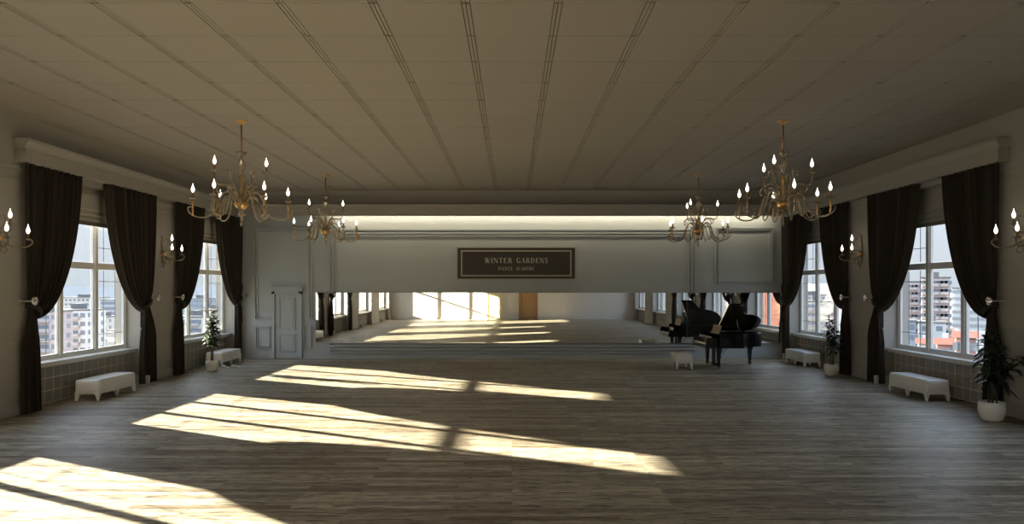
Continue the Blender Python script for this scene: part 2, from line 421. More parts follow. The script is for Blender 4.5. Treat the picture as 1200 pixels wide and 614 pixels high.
# ------------------------------------------------------------------ windows, sills, radiator covers
def frame_yz(b, x0, x1, y0, y1, z0, z1, w):
    b.box(x0, x1, y0, y1, z0, z0+w); b.box(x0, x1, y0, y1, z1-w, z1)
    b.box(x0, x1, y0, y0+w, z0+w, z1-w); b.box(x0, x1, y1-w, y1, z0+w, z1-w)
wn = 0
sidename = {-1: 'left', 1: 'right'}
for s in (-1, 1):
    for (c, cur) in WIN:
        wn += 1
        w = root('window_%d' % wn, (s*9.4, c, Z0)); struct(w)
        def L(b, nm, mt):                      # world shape for right side -> local of w
            mx(b, s); b.xf(lambda x, y, z: (x-s*9.4, y-c, z-Z0)); return b.build(nm, mt, w)
        b = MB(); frame_yz(b, 9.33, 9.42, c-HW, c+HW, Z0, Z1, .07); L(b, 'window_frame', 'window')
        for m in (-.63, .63):
            L(MB().box(9.32, 9.43, c+m-.055, c+m+.055, Z0+.07, Z1-.07), 'mullion', 'window')
        for (a, d) in ((-HW+.07, -.685), (-.575, .575), (.685, HW-.07)):
            L(MB().box(9.34, 9.41, c+a, c+d, 2.76, 2.84), 'transom', 'window')
            b = MB()
            for z0, z1 in ((Z0+.07, 2.76), (2.84, Z1-.07)):
                frame_yz(b, 9.35, 9.40, c+a, c+d, z0, z1, .03)
            L(b, 'sash', 'window')
            b = MB()
            for z0, z1 in ((Z0+.10, 2.72), (2.90, Z1-.10)):
                b.box(9.372, 9.378, c+a+.04, c+d-.04, z0, z1)
            L(b, 'glass', 'glass')
        for sg in (-1, 1):
            b = MB()
            for yy in (1.02, 1.5):
                for z0, z1 in ((Z0+.11, 2.71), (2.91, Z1-.11)):
                    b.box(9.388, 9.398, c+sg*yy-.007, c+sg*yy+.007, z0, z1)
            for zz in (1.26, 2.46, 3.22):
                b.box(9.388, 9.398, c+min(sg*.75, sg*(HW-.11)), c+max(sg*.75, sg*(HW-.11)), zz-.007, zz+.007)
            L(b, 'muntin', 'muntin')
        b = MB().box(9.08, 9.34, c-HW, c+HW, Z0-.05, Z0-.005).box(9.10, 9.30, c-HW, c+HW, Z0-.09, Z0-.05)
        L(b, 'window_sill', 'sill')
        # plinth blocks at the foot of the reveals
        for sg in (1,):
            y0 = c+sg*(HW-.06); b = MB().box(8.77, 9.26, min(y0, y0+sg*.06), max(y0, y0+sg*.06), 0, .2)
            L(b, 'plinth_block', 'sill')
        # radiator cover
        b = MB()
        b.box(9.252, 9.266, c-HW+.06, c+HW-.06, .004, Z0-.10)
        for i in range(150):
            y = c-HW+.09+i*(2*HW-.18)/149; b.box(9.240, 9.246, y-.006, y+.006, .05, Z0-.12)
        where = {15.5: 'nearer', 21.4: 'far', 9.6: 'third', 2.9: 'fourth', -3.6: 'last'}[c]
        rt = root('radiator_cover', (s*9.26, c, 0))
        desc = {15.5: 'ribbed panel cover with pale grid battens below the %s window nearest the viewer',
                21.4: 'ribbed panel cover below the %s window beside the mirror wall',
                9.6: 'ribbed panel cover below the %s window with curtains seen only in the mirror',
                2.9: 'ribbed panel cover below the %s bare window seen in the mirror',
                -3.6: 'ribbed panel cover below the %s corner window at the far end of the mirror image'}[c] % sidename[s]
        tag(rt, desc, 'radiator cover')
        mx(b, s).xf(lambda x, y, z: (x-s*9.26, y-c, z)).build('panel', 'grille', rt)
        b = MB()
        k = 14
        for i in range(k+1):
            y = c-HW+.07+i*(2*HW-.14)/k; b.box(9.228, 9.246, y-.012, y+.012, .02, Z0-.10)
        for z in (.03, .27, .52, .745): b.box(9.230, 9.246, c-HW+.06, c+HW-.06, z-.011, z+.011)
        mx(b, s).xf(lambda x, y, z: (x-s*9.26, y-c, z)).build('batten_grid', 'batten', rt)

# pelmets running over the curtained windows
tn = 2
for s in (-1, 1):
    for (y0, y1) in ((13.0, YB-.5), (7.1, 12.1)):
        b = MB()
        b.box(8.80, WX, y0, y1, 4.62, 4.92)
        b.box(8.785, WX, y0-.01, y1, 4.60, 4.645)
        poly = [(8.80, 4.86), (8.785, 4.90), (8.76, 4.94), (8.74, 4.97), (8.735, 5.02), (WX, 5.02), (WX, 4.86)]
        n = len(poly); ya = y0-.03
        b.add([(x, ya, z) for x, z in poly]+[(x, y1, z) for x, z in poly], [tuple(range(n)), tuple(range(n, 2*n))[::-1]]+[(i, (i+1) % n, n+(i+1) % n, n+i) for i in range(n)])
        b.box(8.79, WX, y0, y1, 4.80, 4.815)
        struct(mx(b, s).build('trim_%d' % tn, 'trim')); tn += 1

# ------------------------------------------------------------------ curtains, blinds, holdbacks
def curtain_mesh(c, side):
    # side -1: hangs on the viewer's side of the window, +1 on the mirror wall's side; drawn for the right wall
    if side < 0: ytop0, ytop1, tie, bot = c-2.43, c-.62, c-2.28, (c-2.46, c-1.98)
    else:        ytop0, ytop1, tie, bot = c+2.40, c+.24, c+2.12, (c+2.38, c+1.72)
    sg = 1 if side < 0 else -1                  # direction from outer to inner edge
    ZT = 4.62; nu = 132; n1 = 40; n2 = 26; nf = 9
    rnd = random.Random(int(c*10)+side)
    ph = [rnd.uniform(-.25, .25) for _ in range(nf+3)]
    wid = abs(ytop1-ytop0)
    grid = []
    for i in range(nu+1):
        u = i/nu
        uu = u+.012*math.sin(2*PI*u*3.3+c)
        yt = ytop0+(ytop1-ytop0)*uu
        yk = tie+sg*(.03+.20*uu)
        zk = 2.02-.30*uu
        yb = bot[0]+(bot[1]-bot[0])*u
        # upper drape
        bulge = .92*uu
        path = bez((yt, ZT), (yt+(yk-yt)*.05, ZT-1.75), (yt+(yk-yt)*.55, zk+.02+.05*(1-uu)), (yk, zk), n1)
        path = [(p[0], p[1]) for p in path]
        for j in range(1, n2+1):
            t = j/n2; e = min(1, t*2.2); e = e*e*(3-2*e)
            path.append((yk+(yb-yk)*e, zk+(.012-zk)*t))
        colm = []
        fold = 2*PI*(nf*uu)
        for j, (y, z) in enumerate(path):
            if j <= n1:
                t = j/n1; amp = .074*(1-.55*t); 
            else:
                t = (j-n1)/n2; amp = .028+.034*t
            f = math.sin(fold+.5*math.sin(fold*.5+c))+.35*math.sin(2.3*fold+1.0+side)
            x = 8.885-amp*f*.8
            if j > n1-8 and j < n1+6: x += .02*(1-abs(j-n1)/8)
            # lateral swing so that the folds read in perspective
            colm.append((x, y+.02*sg*math.cos(fold)*(1 if j <= n1 else .5), z))
        grid.append(colm)
    m = n1+n2+1
    vs = [p for colm in grid for p in colm]
    fs = [(i*m+j, (i+1)*m+j, (i+1)*m+j+1, i*m+j+1) for i in range(nu) for j in range(m-1)]
    return vs, fs, tie, sg
wname = {15.5: 'nearest', 21.4: 'far', 9.6: 'third'}
for s in (-1, 1):
    for (c, cur) in WIN:
        if not cur: continue
        for side in (-1, 1):
            vs, fs, tie, sg = curtain_mesh(c, side)
            tx = {15.5: 'nearest %s window', 21.4: '%s window by the mirror wall', 9.6: '%s curtained window seen in the mirror'}[c] % sidename[s]
            edge = 'viewer side' if side < 0 else 'mirror-wall side'
            rt = root('curtain', (s*8.88, tie, 0))
            tag(rt, 'dark brown tied-back curtain, %s of the %s' % (edge, tx), 'curtain', 'tied-back brown curtains')
            b = MB(); b.add(vs, fs, True); mx(b, s).xf(lambda x, y, z: (x-s*8.88, y-tie, z))
            o = b.build('curtain_cloth', 'curtain', rt)
            md = o.modifiers.new('thick', 'SOLIDIFY'); md.thickness = .008
            # cloth band round the gathered curtain
            b = MB(); pts = []
            for k in range(17):
                a = 2*PI*k/16
                pts.append((8.885+.085*math.cos(a), tie+sg*(.13+.17*math.sin(a)), 1.93-.09*math.sin(a)))
            for dz in (-.03, 0, .03): b.tube([(p[0], p[1], p[2]+dz) for p in pts], .018, 6)
            mx(b, s).xf(lambda x, y, z: (x-s*8.88, y-tie, z)).build('tieback', 'curtain', rt)
            hy = tie-sg*.10
            h = root('curtain_holdback', (s*WX, hy, 2.07))
            tag(h, 'round pale holdback knob, %s of the %s' % (edge, tx), 'curtain holdback', 'curtain holdbacks')
            r = MB().tube([(8.99-WX, 0, 0), (8.72-WX, 0, 0)], .016, 10).lathe([(.0, -.012), (.035, -.012), (.035, 0), (.0, 0)], (0, 0, 0), 14, 'x')
            mx(r, s).build('rod', 'curtain_rod', h)
            d = MB().lathe([(0, -.32), (.03, -.318), (.045, -.305), (.05, -.308), (.078, -.300), (.088, -.288), (.080, -.276), (.02, -.27), (0, -.27)], (0, 0, 0), 24, 'x')
            mx(d, s).build('disc', 'silver', h)
        # roman blind behind the curtains
        rt = root('roman_blind', (s*9.17, c, 4.5))
        tag(rt, 'folded linen roman blind in the %s' % tx, 'blind', 'roman blinds')
        b = MB(); prof = []; z = 4.5; zz = [4.50, 4.20, 4.02, 3.99, 3.90, 3.87, 3.80, 3.74]; xx = [9.18, 9.16, 9.14, 9.17, 9.13, 9.17, 9.13, 9.13]
        n = len(zz)
        b.add([(xx[i], c-HW+.02, zz[i]) for i in range(n)]+[(xx[i], c+HW-.02, zz[i]) for i in range(n)]+[(xx[i]+.01, c-HW+.02, zz[i]) for i in range(n)]+[(xx[i]+.01, c+HW-.02, zz[i]) for i in range(n)],
              [(i, i+1, n+i+1, n+i) for i in range(n-1)]+[(2*n+i, 3*n+i, 3*n+i+1, 2*n+i+1) for i in range(n-1)]+[(0, n, 3*n, 2*n), (n-1, 3*n-1, 4*n-1, 2*n-1)]+[(i, 2*n+i, 2*n+i+1, i+1) for i in range(n-1)]+[(n+i, n+i+1, 3*n+i+1, 3*n+i) for i in range(n-1)])
        mx(b, s).xf(lambda x, y, z: (x-s*9.17, y-c, z-4.5)).build('fabric', 'blind', rt)
        b = MB().box(9.12, 9.15, c-HW+.02, c+HW-.02, 3.66, 3.745)
        mx(b, s).xf(lambda x, y, z: (x-s*9.17, y-c, z-4.5)).build('hem_bar', 'blind_hem', rt)

# ------------------------------------------------------------------ doors
def door(name, x0, x1, zt, ywall, dirn, mat, cornice=True, handle_side=-1, leafmat=None, hmat='gold'):
    # dirn: -1 = the door faces the camera side (-y), +1 = faces +y
    r = root(name, ((x0+x1)/2, ywall, 0)); struct(r)
    cx = (x0+x1)/2; w = (x1-x0)
    def Y(b): return b.xf(lambda x, y, z: (x, y*dirn, z))
    cw = .085
    b = MB().box(-w/2, -w/2+cw, 0, .09, 0, zt).box(w/2-cw, w/2, 0, .09, 0, zt).box(-w/2, w/2, 0, .09, zt-cw, zt)
    Y(b).build('casing', mat, r)
    if cornice:
        b = MB().box(-w/2-.02, w/2+.02, 0, .12, zt, zt+.03).box(-w/2-.09, w/2+.09, 0, .24, zt+.11, zt+.15).box(-w/2-.04, w/2+.04, 0, .16, zt+.03, zt+.11)
        Y(b).build('door_cornice', mat, r)
    lm = leafmat or mat; a = w/2-cw-.008
    lf = Y(MB().box(-a, a, .005, .03, .012, zt-cw-.006)).build('door_leaf', lm, r)
    b = MB(); m = .13
    for z0, z1 in ((.22, .78), (.95, zt-cw-.14)):
        for (p, q, t, dd) in ((m, 0, .028, .06),):
            X0, X1 = -a+m, a-m
            b.box(X0, X1, .03, dd, z0, z0+t); b.box(X0, X1, .03, dd, z1-t, z1); b.box(X0, X0+t, .03, dd, z0+t, z1-t); b.box(X1-t, X1, .03, dd, z0+t, z1-t)
            b.box(X0+.07, X1-.07, .03, .045, z0+.07, z1-.07)
    Y(b).build('door_panel', lm, r)
    hx = handle_side*(a-.07)
    h = MB().tube([(hx, .03, 1.02), (hx, .09, 1.02), (hx-handle_side*.12, .09, 1.02)], .012, 8).lathe([(0, .03), (.028, .03), (.028, .038), (0, .038)], (hx, 0, 1.02), 12, 'y')
    Y(h).build('door_handle', hmat, r)
door('door_1', bx(319.5), bx(354.5), bz(341.5), YB, -1, 'backwall', handle_side=-1)
door('door_2', -1.9, -.6, 2.3, YF, 1, 'rearwall', leafmat='door_cream', handle_side=1, cornice=False)
door('door_3', .5, 1.9, 2.3, YF, 1, 'oak', handle_side=-1, cornice=False)

# ------------------------------------------------------------------ mirror
ym = YB-.12
def mxx(px): return (px-600)/F*ym
def mzz(py): return EYE+(HY-py)/F*ym
mr = root('wall_mirror', (mxx(606), ym, mzz(402)))
tag(mr, 'long low horizontal mirror of three panes along the back wall behind the piano', 'mirror')
seams = [mxx(370), mxx(394), mxx(805), min(mxx(914), WX-.06)]
for i in range(3):
    b = MB().box(seams[i]+.003-mxx(606), seams[i+1]-.003-mxx(606), 0, .01, 0, mzz(343)-mzz(402))
    b.build('mirror_pane', 'mirror', mr)
b = MB().box(seams[0]-mxx(606)+.05, seams[3]-mxx(606)-.05, .011, .118, .05, mzz(343)-mzz(402)-.05)
b.build('backing_board', 'backwall', mr)

# ------------------------------------------------------------------ sign
SX0, SX1, SZ0, SZ1 = bx(535.3), bx(674.6), bz(327.6), bz(289.6)
sg_ = root('wall_sign', ((SX0+SX1)/2, YB, (SZ0+SZ1)/2))
tag(sg_, 'dark dance academy name board with two pale frame lines above the mirror', 'sign')
W2, H2 = (SX1-SX0)/2, (SZ1-SZ0)/2
MB().box(-W2+.01, W2-.01, -.05, -.001, -H2+.01, H2-.01).build('board', 'signboard', sg_)
b = MB(); frame2(b, -W2, W2, -H2, H2, .028, .062, 0); b.build('outer_border', 'signpale', sg_)
b = MB(); frame2(b, -W2+.14, W2-.14, -H2+.105, H2-.105, .045, .064, 0); b.build('inner_border', 'signpale', sg_)
TH, TN = .17, .05
def seg(x0, y0, x1, y1, w): return ('s', x0, y0, x1, y1, w)
def ser(x, y, w=.26): return ('s', x-w/2, y+(.02 if y < .5 else -.02), x+w/2, y+(.02 if y < .5 else -.02), .04)
def arc(cx, cy, rx, ry, a0, a1, w0, w1): return ('a', cx, cy, rx, ry, a0, a1, w0, w1)
GL = {
 'W': (1.12, [seg(.12, 1, .38, 0, TH), seg(.38, 0, .60, 1, TN), seg(.52, 1, .76, 0, TH), seg(.76, 0, 1.02, 1, TN), ser(.12, 1), ser(.55, 1), ser(1.02, 1, .2)]),
 'I': (.42, [seg(.21, 0, .21, 1, TH), ser(.21, 0, .34), ser(.21, 1, .34)]),
 'N': (.98, [seg(.16, 0, .16, 1, TN), seg(.18, 1, .80, 0, TH), seg(.82, 0, .82, 1, TN), ser(.16, 0), ser(.14, 1), ser(.82, 1)]),
 'T': (.82, [seg(.41, 0, .41, 1, TH), seg(.04, .975, .78, .975, TN), seg(.06, 1, .06, .76, TN), seg(.76, 1, .76, .76, TN), ser(.41, 0, .34)]),
 'E': (.80, [seg(.20, 0, .20, 1, TH), seg(.06, .975, .72, .975, TN), seg(.06, .025, .74, .025, TN), seg(.2, .52, .52, .52, TN), seg(.70, 1, .70, .78, TN), seg(.72, 0, .72, .25, TN), seg(.52, .40, .52, .64, TN)]),
 'R': (.90, [seg(.20, 0, .20, 1, TH), seg(.06, .975, .45, .975, TN), seg(.2, .50, .45, .50, TN), arc(.45, .74, .22, .24, -90, 90, TN, TH), seg(.46, .50, .74, .02, TH), ser(.20, 0, .34), ser(.80, 0, .16)]),
 'G': (.95, [arc(.50, .5, .40, .49, 50, 310, TN, TH), seg(.76, .05, .76, .42, TH*.8), ser(.76, .46, .30), seg(.78, .98, .78, .72, TN)]),
 'A': (.92, [seg(.14, 0, .45, 1, TN), seg(.43, 1, .76, 0, TH), seg(.25, .34, .60, .34, TN), ser(.13, 0, .24), ser(.76, 0, .30)]),
 'D': (.95, [seg(.20, 0, .20, 1, TH), seg(.06, .975, .42, .975, TN), seg(.06, .025, .42, .025, TN), arc(.42, .5, .40, .475, -90, 90, TN, TH)]),
 'S': (.70, [arc(.35, .74, .24, .24, 30, 205, TN, .12), seg(.17, .66, .53, .36, .16), arc(.35, .26, .24, .24, -150, 25, TN, .12), seg(.58, 1, .58, .78, TN), seg(.12, 0, .12, .24, TN)]),
 'C': (.88, [arc(.48, .5, .40, .49, 45, 315, TN, TH), seg(.76, .98, .76, .70, TN)]),
 'M': (1.12, [seg(.16, 0, .16, 1, TN), seg(.18, 1, .52, 0, TH), seg(.54, 0, .86, 1, TN), seg(.90, 0, .90, 1, TH), ser(.16, 0), ser(.12, 1, .2), ser(.90, 0, .34), ser(.96, 1, .2)]),
 'Y': (.88, [seg(.44, 0, .44, .5, TH), seg(.12, 1, .44, .48, TH), seg(.46, .48, .76, 1, TN), ser(.44, 0, .34), ser(.12, 1, .28), ser(.76, 1, .22)]),
}
def text_mesh(txt, xc, z, h, track, y0, y1, width):
    adv = 0; items = []
    for ch in txt:
        if ch == ' ': adv += .5; continue
        w, st = GL[ch]; items.append((adv, st)); adv += w+track
    total = adv-track; sx = width/total; b = MB()
    def quad(p, q, wa, wb):
        (x0, z0), (x1, z1) = p, q; d = math.hypot(x1-x0, z1-z0) or 1e-6
        nx, nz = -(z1-z0)/d, (x1-x0)/d
        c4 = [(x0+nx*wa/2, z0+nz*wa/2), (x0-nx*wa/2, z0-nz*wa/2), (x1-nx*wb/2, z1-nz*wb/2), (x1+nx*wb/2, z1+nz*wb/2)]
        vs = [(x, y0, zz) for x, zz in c4]+[(x, y1, zz) for x, zz in c4]
        b.add(vs, [(0, 1, 2, 3), (7, 6, 5, 4)]+[(i, 4+i, 4+(i+1) % 4, (i+1) % 4) for i in range(4)])
    for a, st in items:
        for s_ in st:
            if s_[0] == 's':
                _, x0, z0, x1, z1, w = s_
                quad((a+x0, z0), (a+x1, z1), w, w)
            else:
                _, cx, cz, rx, rz_, a0, a1, w0, w1 = s_; n = 12
                for k in range(n):
                    t0, t1 = k/n, (k+1)/n
                    A0, A1 = math.radians(a0+(a1-a0)*t0), math.radians(a0+(a1-a0)*t1)
                    f0, f1 = math.sin(PI*t0), math.sin(PI*t1)
                    quad((a+cx+(rx-w1*.3)*math.cos(A0), cz+rz_*math.sin(A0)*.96), (a+cx+(rx-w1*.3)*math.cos(A1), cz+rz_*math.sin(A1)*.96), w0+(w1-w0)*f0, w0+(w1-w0)*f1)
    return b.xf(lambda x, y, zz: (xc-width/2+x*sx, y, z+zz*h))
scx = (SX0+SX1)/2; scz = (SZ0+SZ1)/2
for wd_, p0, p1, pz, hh, tk in (('WINTER', 568, 600.5, 308.2, .165, .10), ('GARDENS', 605, 642, 308.2, .165, .10), ('DANCE', 584, 601, 316.6, .105, .16), ('ACADEMY', 604.5, 626, 316.6, .105, .16)):
    text_mesh(wd_, bx((p0+p1)/2)-scx, bz(pz)-scz, hh, tk, -.060, -.049, bx(p1)-bx(p0)).build('lettering', 'lettering', sg_)

# ------------------------------------------------------------------ benches
def make_bench():
    r = root('tufted_bench')
    L, Wd, H = 1.46, .50, .43
    dips = [(x, y, .018, .045) for x in (-.11, .11) for y in [-.58+i*.29 for i in range(5)]]
    MB().rbox(Wd, L, .155, H, .05, (14, 40, 5), dips).build('seat', 'leather', r)
    MB().box(-Wd/2+.01, Wd/2-.01, -L/2+.01, L/2-.01, .135, .19).build('seat_rail', 'bench_leg', r)
    for y in (-1, 0, 1):
        for x in (-1, 1):
            cx, cy = x*(Wd/2-.04), y*(L/2-.05)
            b = MB(); z1 = .15
            t = .042; q = .018; ox, oy = x*.012, y*.025
            vs = [(cx+ox+i*q, cy+oy+j*q, 0) for i, j in ((-1, -1), (1, -1), (1, 1), (-1, 1))]+[(cx+i*t-(.0), cy+j*t, z1) for i, j in ((-1, -1), (1, -1), (1, 1), (-1, 1))]
            b.add(vs, [(0, 3, 2, 1), (4, 5, 6, 7)]+[(i, (i+1) % 4, 4+(i+1) % 4, 4+i) for i in range(4)])
            b.build('leg', 'bench_leg', r)
    return r
bench = make_bench()
bl = [(-8.70, 15.42, 'long white tufted bench below the nearest left window'),
      (8.69, 15.38, 'long white tufted bench below the nearest right window'),
      (-8.72, 21.75, 'long white tufted bench half hidden behind the left potted tree'),
      (8.77, 21.70, 'long white tufted bench under the right window beside the piano')]
for i, (x, y, lab) in enumerate(bl):
    o = bench if i == 0 else copy_tree(bench)
    o.location = (x, y, 0); tag(o, lab, 'bench', 'white tufted benches')
# piano stool
st = root('piano_stool', (4.90, 20.76, 0)); tag(st, 'small white tufted stool in front of the grand piano keyboard', 'stool')
MB().rbox(.48, .72, .20, .46, .05, (12, 16, 5), [(x, y, .015, .04) for x in (-.11, .11) for y in (-.2, 0, .2)]).build('seat', 'leather', st)
MB().box(-.225, .225, -.345, .345, .175, .23).build('seat_rail', 'bench_leg', st)
for x in (-1, 1):
    for y in (-1, 1):
        b = MB(); cx, cy = x*.195, y*.315; t = .038; q = .017
        vs = [(cx+x*.015+i*q, cy+y*.015+j*q, 0) for i, j in ((-1, -1), (1, -1), (1, 1), (-1, 1))]+[(cx+i*t, cy+j*t, .18) for i, j in ((-1, -1), (1, -1), (1, 1), (-1, 1))]
        b.add(vs, [(0, 3, 2, 1), (4, 5, 6, 7)]+[(i, (i+1) % 4, 4+(i+1) % 4, 4+i) for i in range(4)]); b.build('leg', 'bench_leg', st)

# ------------------------------------------------------------------ grand piano (faces -x, bass side towards the mirror wall)
pn = root('grand_piano', (5.47, 20.33, 0)); tag(pn, 'black grand piano with raised lid standing by the mirror', 'piano')
# plan in local (x = away from player, y = towards the mirror wall), treble side near y = 0
PW = 1.50; PL = 1.92
out = [(.0, 0), (.62, 0)] + bez((1.0, 0), (1.30, .02), (1.12, .50), (1.44, .57), 14) + bez((1.44, .57), (1.74, .62), (PL, .72), (PL, 1.08), 10)[1:] + bez((PL, 1.08), (PL, 1.40), (1.80, PW), (1.58, PW), 8)[1:] + [(.0, PW)]
def inset(poly, d):
    n = len(poly); r = []
    for i in range(n):
        p0, p1, p2 = Vector(poly[i-1]), Vector(poly[i]), Vector(poly[(i+1) % n])
        a = (p1-p0).normalized(); b_ = (p2-p1).normalized()
        nn = (Vector((-a.y, a.x))+Vector((-b_.y, b_.x)))
        if nn.length < 1e-6: nn = Vector((-a.y, a.x))
        r.append(tuple(p1+nn.normalized()*d))
    return r
body = [p for p in out if p[0] >= .62-1e-6]; body = [(.34, 0)]+body+[(.34, PW)]
ins = inset(body, .05); n = len(body)
b = MB()
vs = [(x, y, z) for z in (.60, 1.0) for x, y in body]+[(x, y, 1.0) for x, y in ins]+[(x, y, .86) for x, y in ins]
fs = [tuple(range(n))[::-1]]
for i in range(n):
    j = (i+1) % n; fs += [(i, j, n+j, n+i), (n+i, n+j, 2*n+j, 2*n+i), (2*n+i, 2*n+j, 3*n+j, 3*n+i)]
fs.append(tuple(range(3*n, 4*n)))
b.add(vs, fs); b.build('case', 'black', pn)
MB().prism(inset(body, .055), .862, .885).build('sound_plate', 'plate', pn)
# keybed and cheeks
b = MB(); b.box(.0, .36, 0, PW, .60, .69); b.box(.02, .40, 0, .09, .69, .84); b.box(.02, .40, PW-.09, PW, .69, .84)
b.box(.34, .40, 0, PW, .60, 1.0); b.box(.0, .03, .0, PW, .69, .715); b.box(.03, .34, 0, .09, .84, .90)
b.build('keybed', 'black', pn)
wk = MB()
for i in range(52):
    y = .10+i*(1.30/52); wk.box(.04, .20, y+.0008, y+.0242, .69, .735)
wk.build('white_keys', 'ivory', pn)
bk = MB()
for i in range(51):
    if (i+5) % 7 in (1, 2, 4, 5, 6):
        y = .10+(i+1)*(1.30/52); bk.box(.10, .20, y-.006, y+.006, .735, .748)
bk.build('black_keys', 'black', pn)
b = MB(); b.box(.20, .225, .095, PW-.095, .70, .93); b.box(.20, .34, .095, PW-.095, .69, .71); b.build('fallboard', 'black', pn)
# music desk, leaning
b = MB().box(-.012, .012, -.40, .40, 0, .23).box(-.04, .012, -.42, .42, -.005, .02)
b.xf(lambda x, y, z: (.50+x+z*.32, .75+y, .99+z)); b.build('music_desk', 'desk', pn)
# lid: hinged on the bass side, raised
LZ = 1.01; ang = math.radians(33)
def lidpt(x, y, z):                                # y measured from hinge (PW) towards the treble
    d = PW-y; return (x, PW-d*math.cos(ang)+z*math.sin(-ang)*-1*0+z*math.sin(ang), LZ+d*math.sin(ang)+z*math.cos(ang))
lid = [(x*1.01, y-.02 if y < .7 else y) for x, y in out if x >= .62]
lid = [(.74, -.02)]+[p for p in lid if p[0] > .76]+[(.74, PW)]
b = MB().prism(lid, 0, .022); b.xf(lidpt); b.build('lid', 'black', pn)
fl = [(.745, -.02), (1.12, -.01), (1.12, PW), (.745, PW)]
b = MB().prism(fl, .024, .044); b.xf(lidpt); b.build('lid_flap', 'black', pn)
pt = lidpt(1.00, .35, 0); MB().tube([(1.02, .16, .99), (pt[0], pt[1], pt[2]-.003)], .012, 8).build('lid_prop', 'black', pn)
for (x, y) in ((.42, .16), (.42, PW-.16), (1.60, 1.06)):
    lg = MB()
    lg.prism([(x-.075, y-.075), (x+.075, y-.075), (x+.075, y+.075), (x-.075, y+.075)], .50, .601)
    q = lambda w, z: [(x+i*w, y+j*w, z) for i, j in ((-1, -1), (1, -1), (1, 1), (-1, 1))]
    vs = q(.034, .09)+q(.058, .50)
    lg.add(vs, [(0, 3, 2, 1), (4, 5, 6, 7)]+[(i, (i+1) % 4, 4+(i+1) % 4, 4+i) for i in range(4)])
    lg.box(x-.05, x+.05, y-.05, y+.05, .065, .10)
    lo = lg.build('leg', 'black', pn)
    MB().lathe([(0, -.012), (.026, -.012), (.033, 0), (.026, .012), (0, .012)], (x, y, .033), 14, 'y').build('caster', 'sleeve', lo)
ly = MB(); cy = PW/2
ly.box(.42, .47, cy-.11, cy-.08, .12, .60).box(.42, .47, cy+.08, cy+.11, .12, .60).box(.38, .52, cy-.15, cy+.15, .06, .13).box(.42, .47, cy-.13, cy+.13, .54, .60)
ly.tube([(.50, cy-.1, .12), (.85, cy-.1, .60)], .008, 6).tube([(.50, cy+.1, .12), (.85, cy+.1, .60)], .008, 6)
lyo = ly.build('pedal_lyre', 'black', pn)
for k in (-1, 0, 1):
    MB().box(.27, .40, cy+k*.08-.014, cy+k*.08+.014, .075, .090).build('pedal', 'gold', lyo)

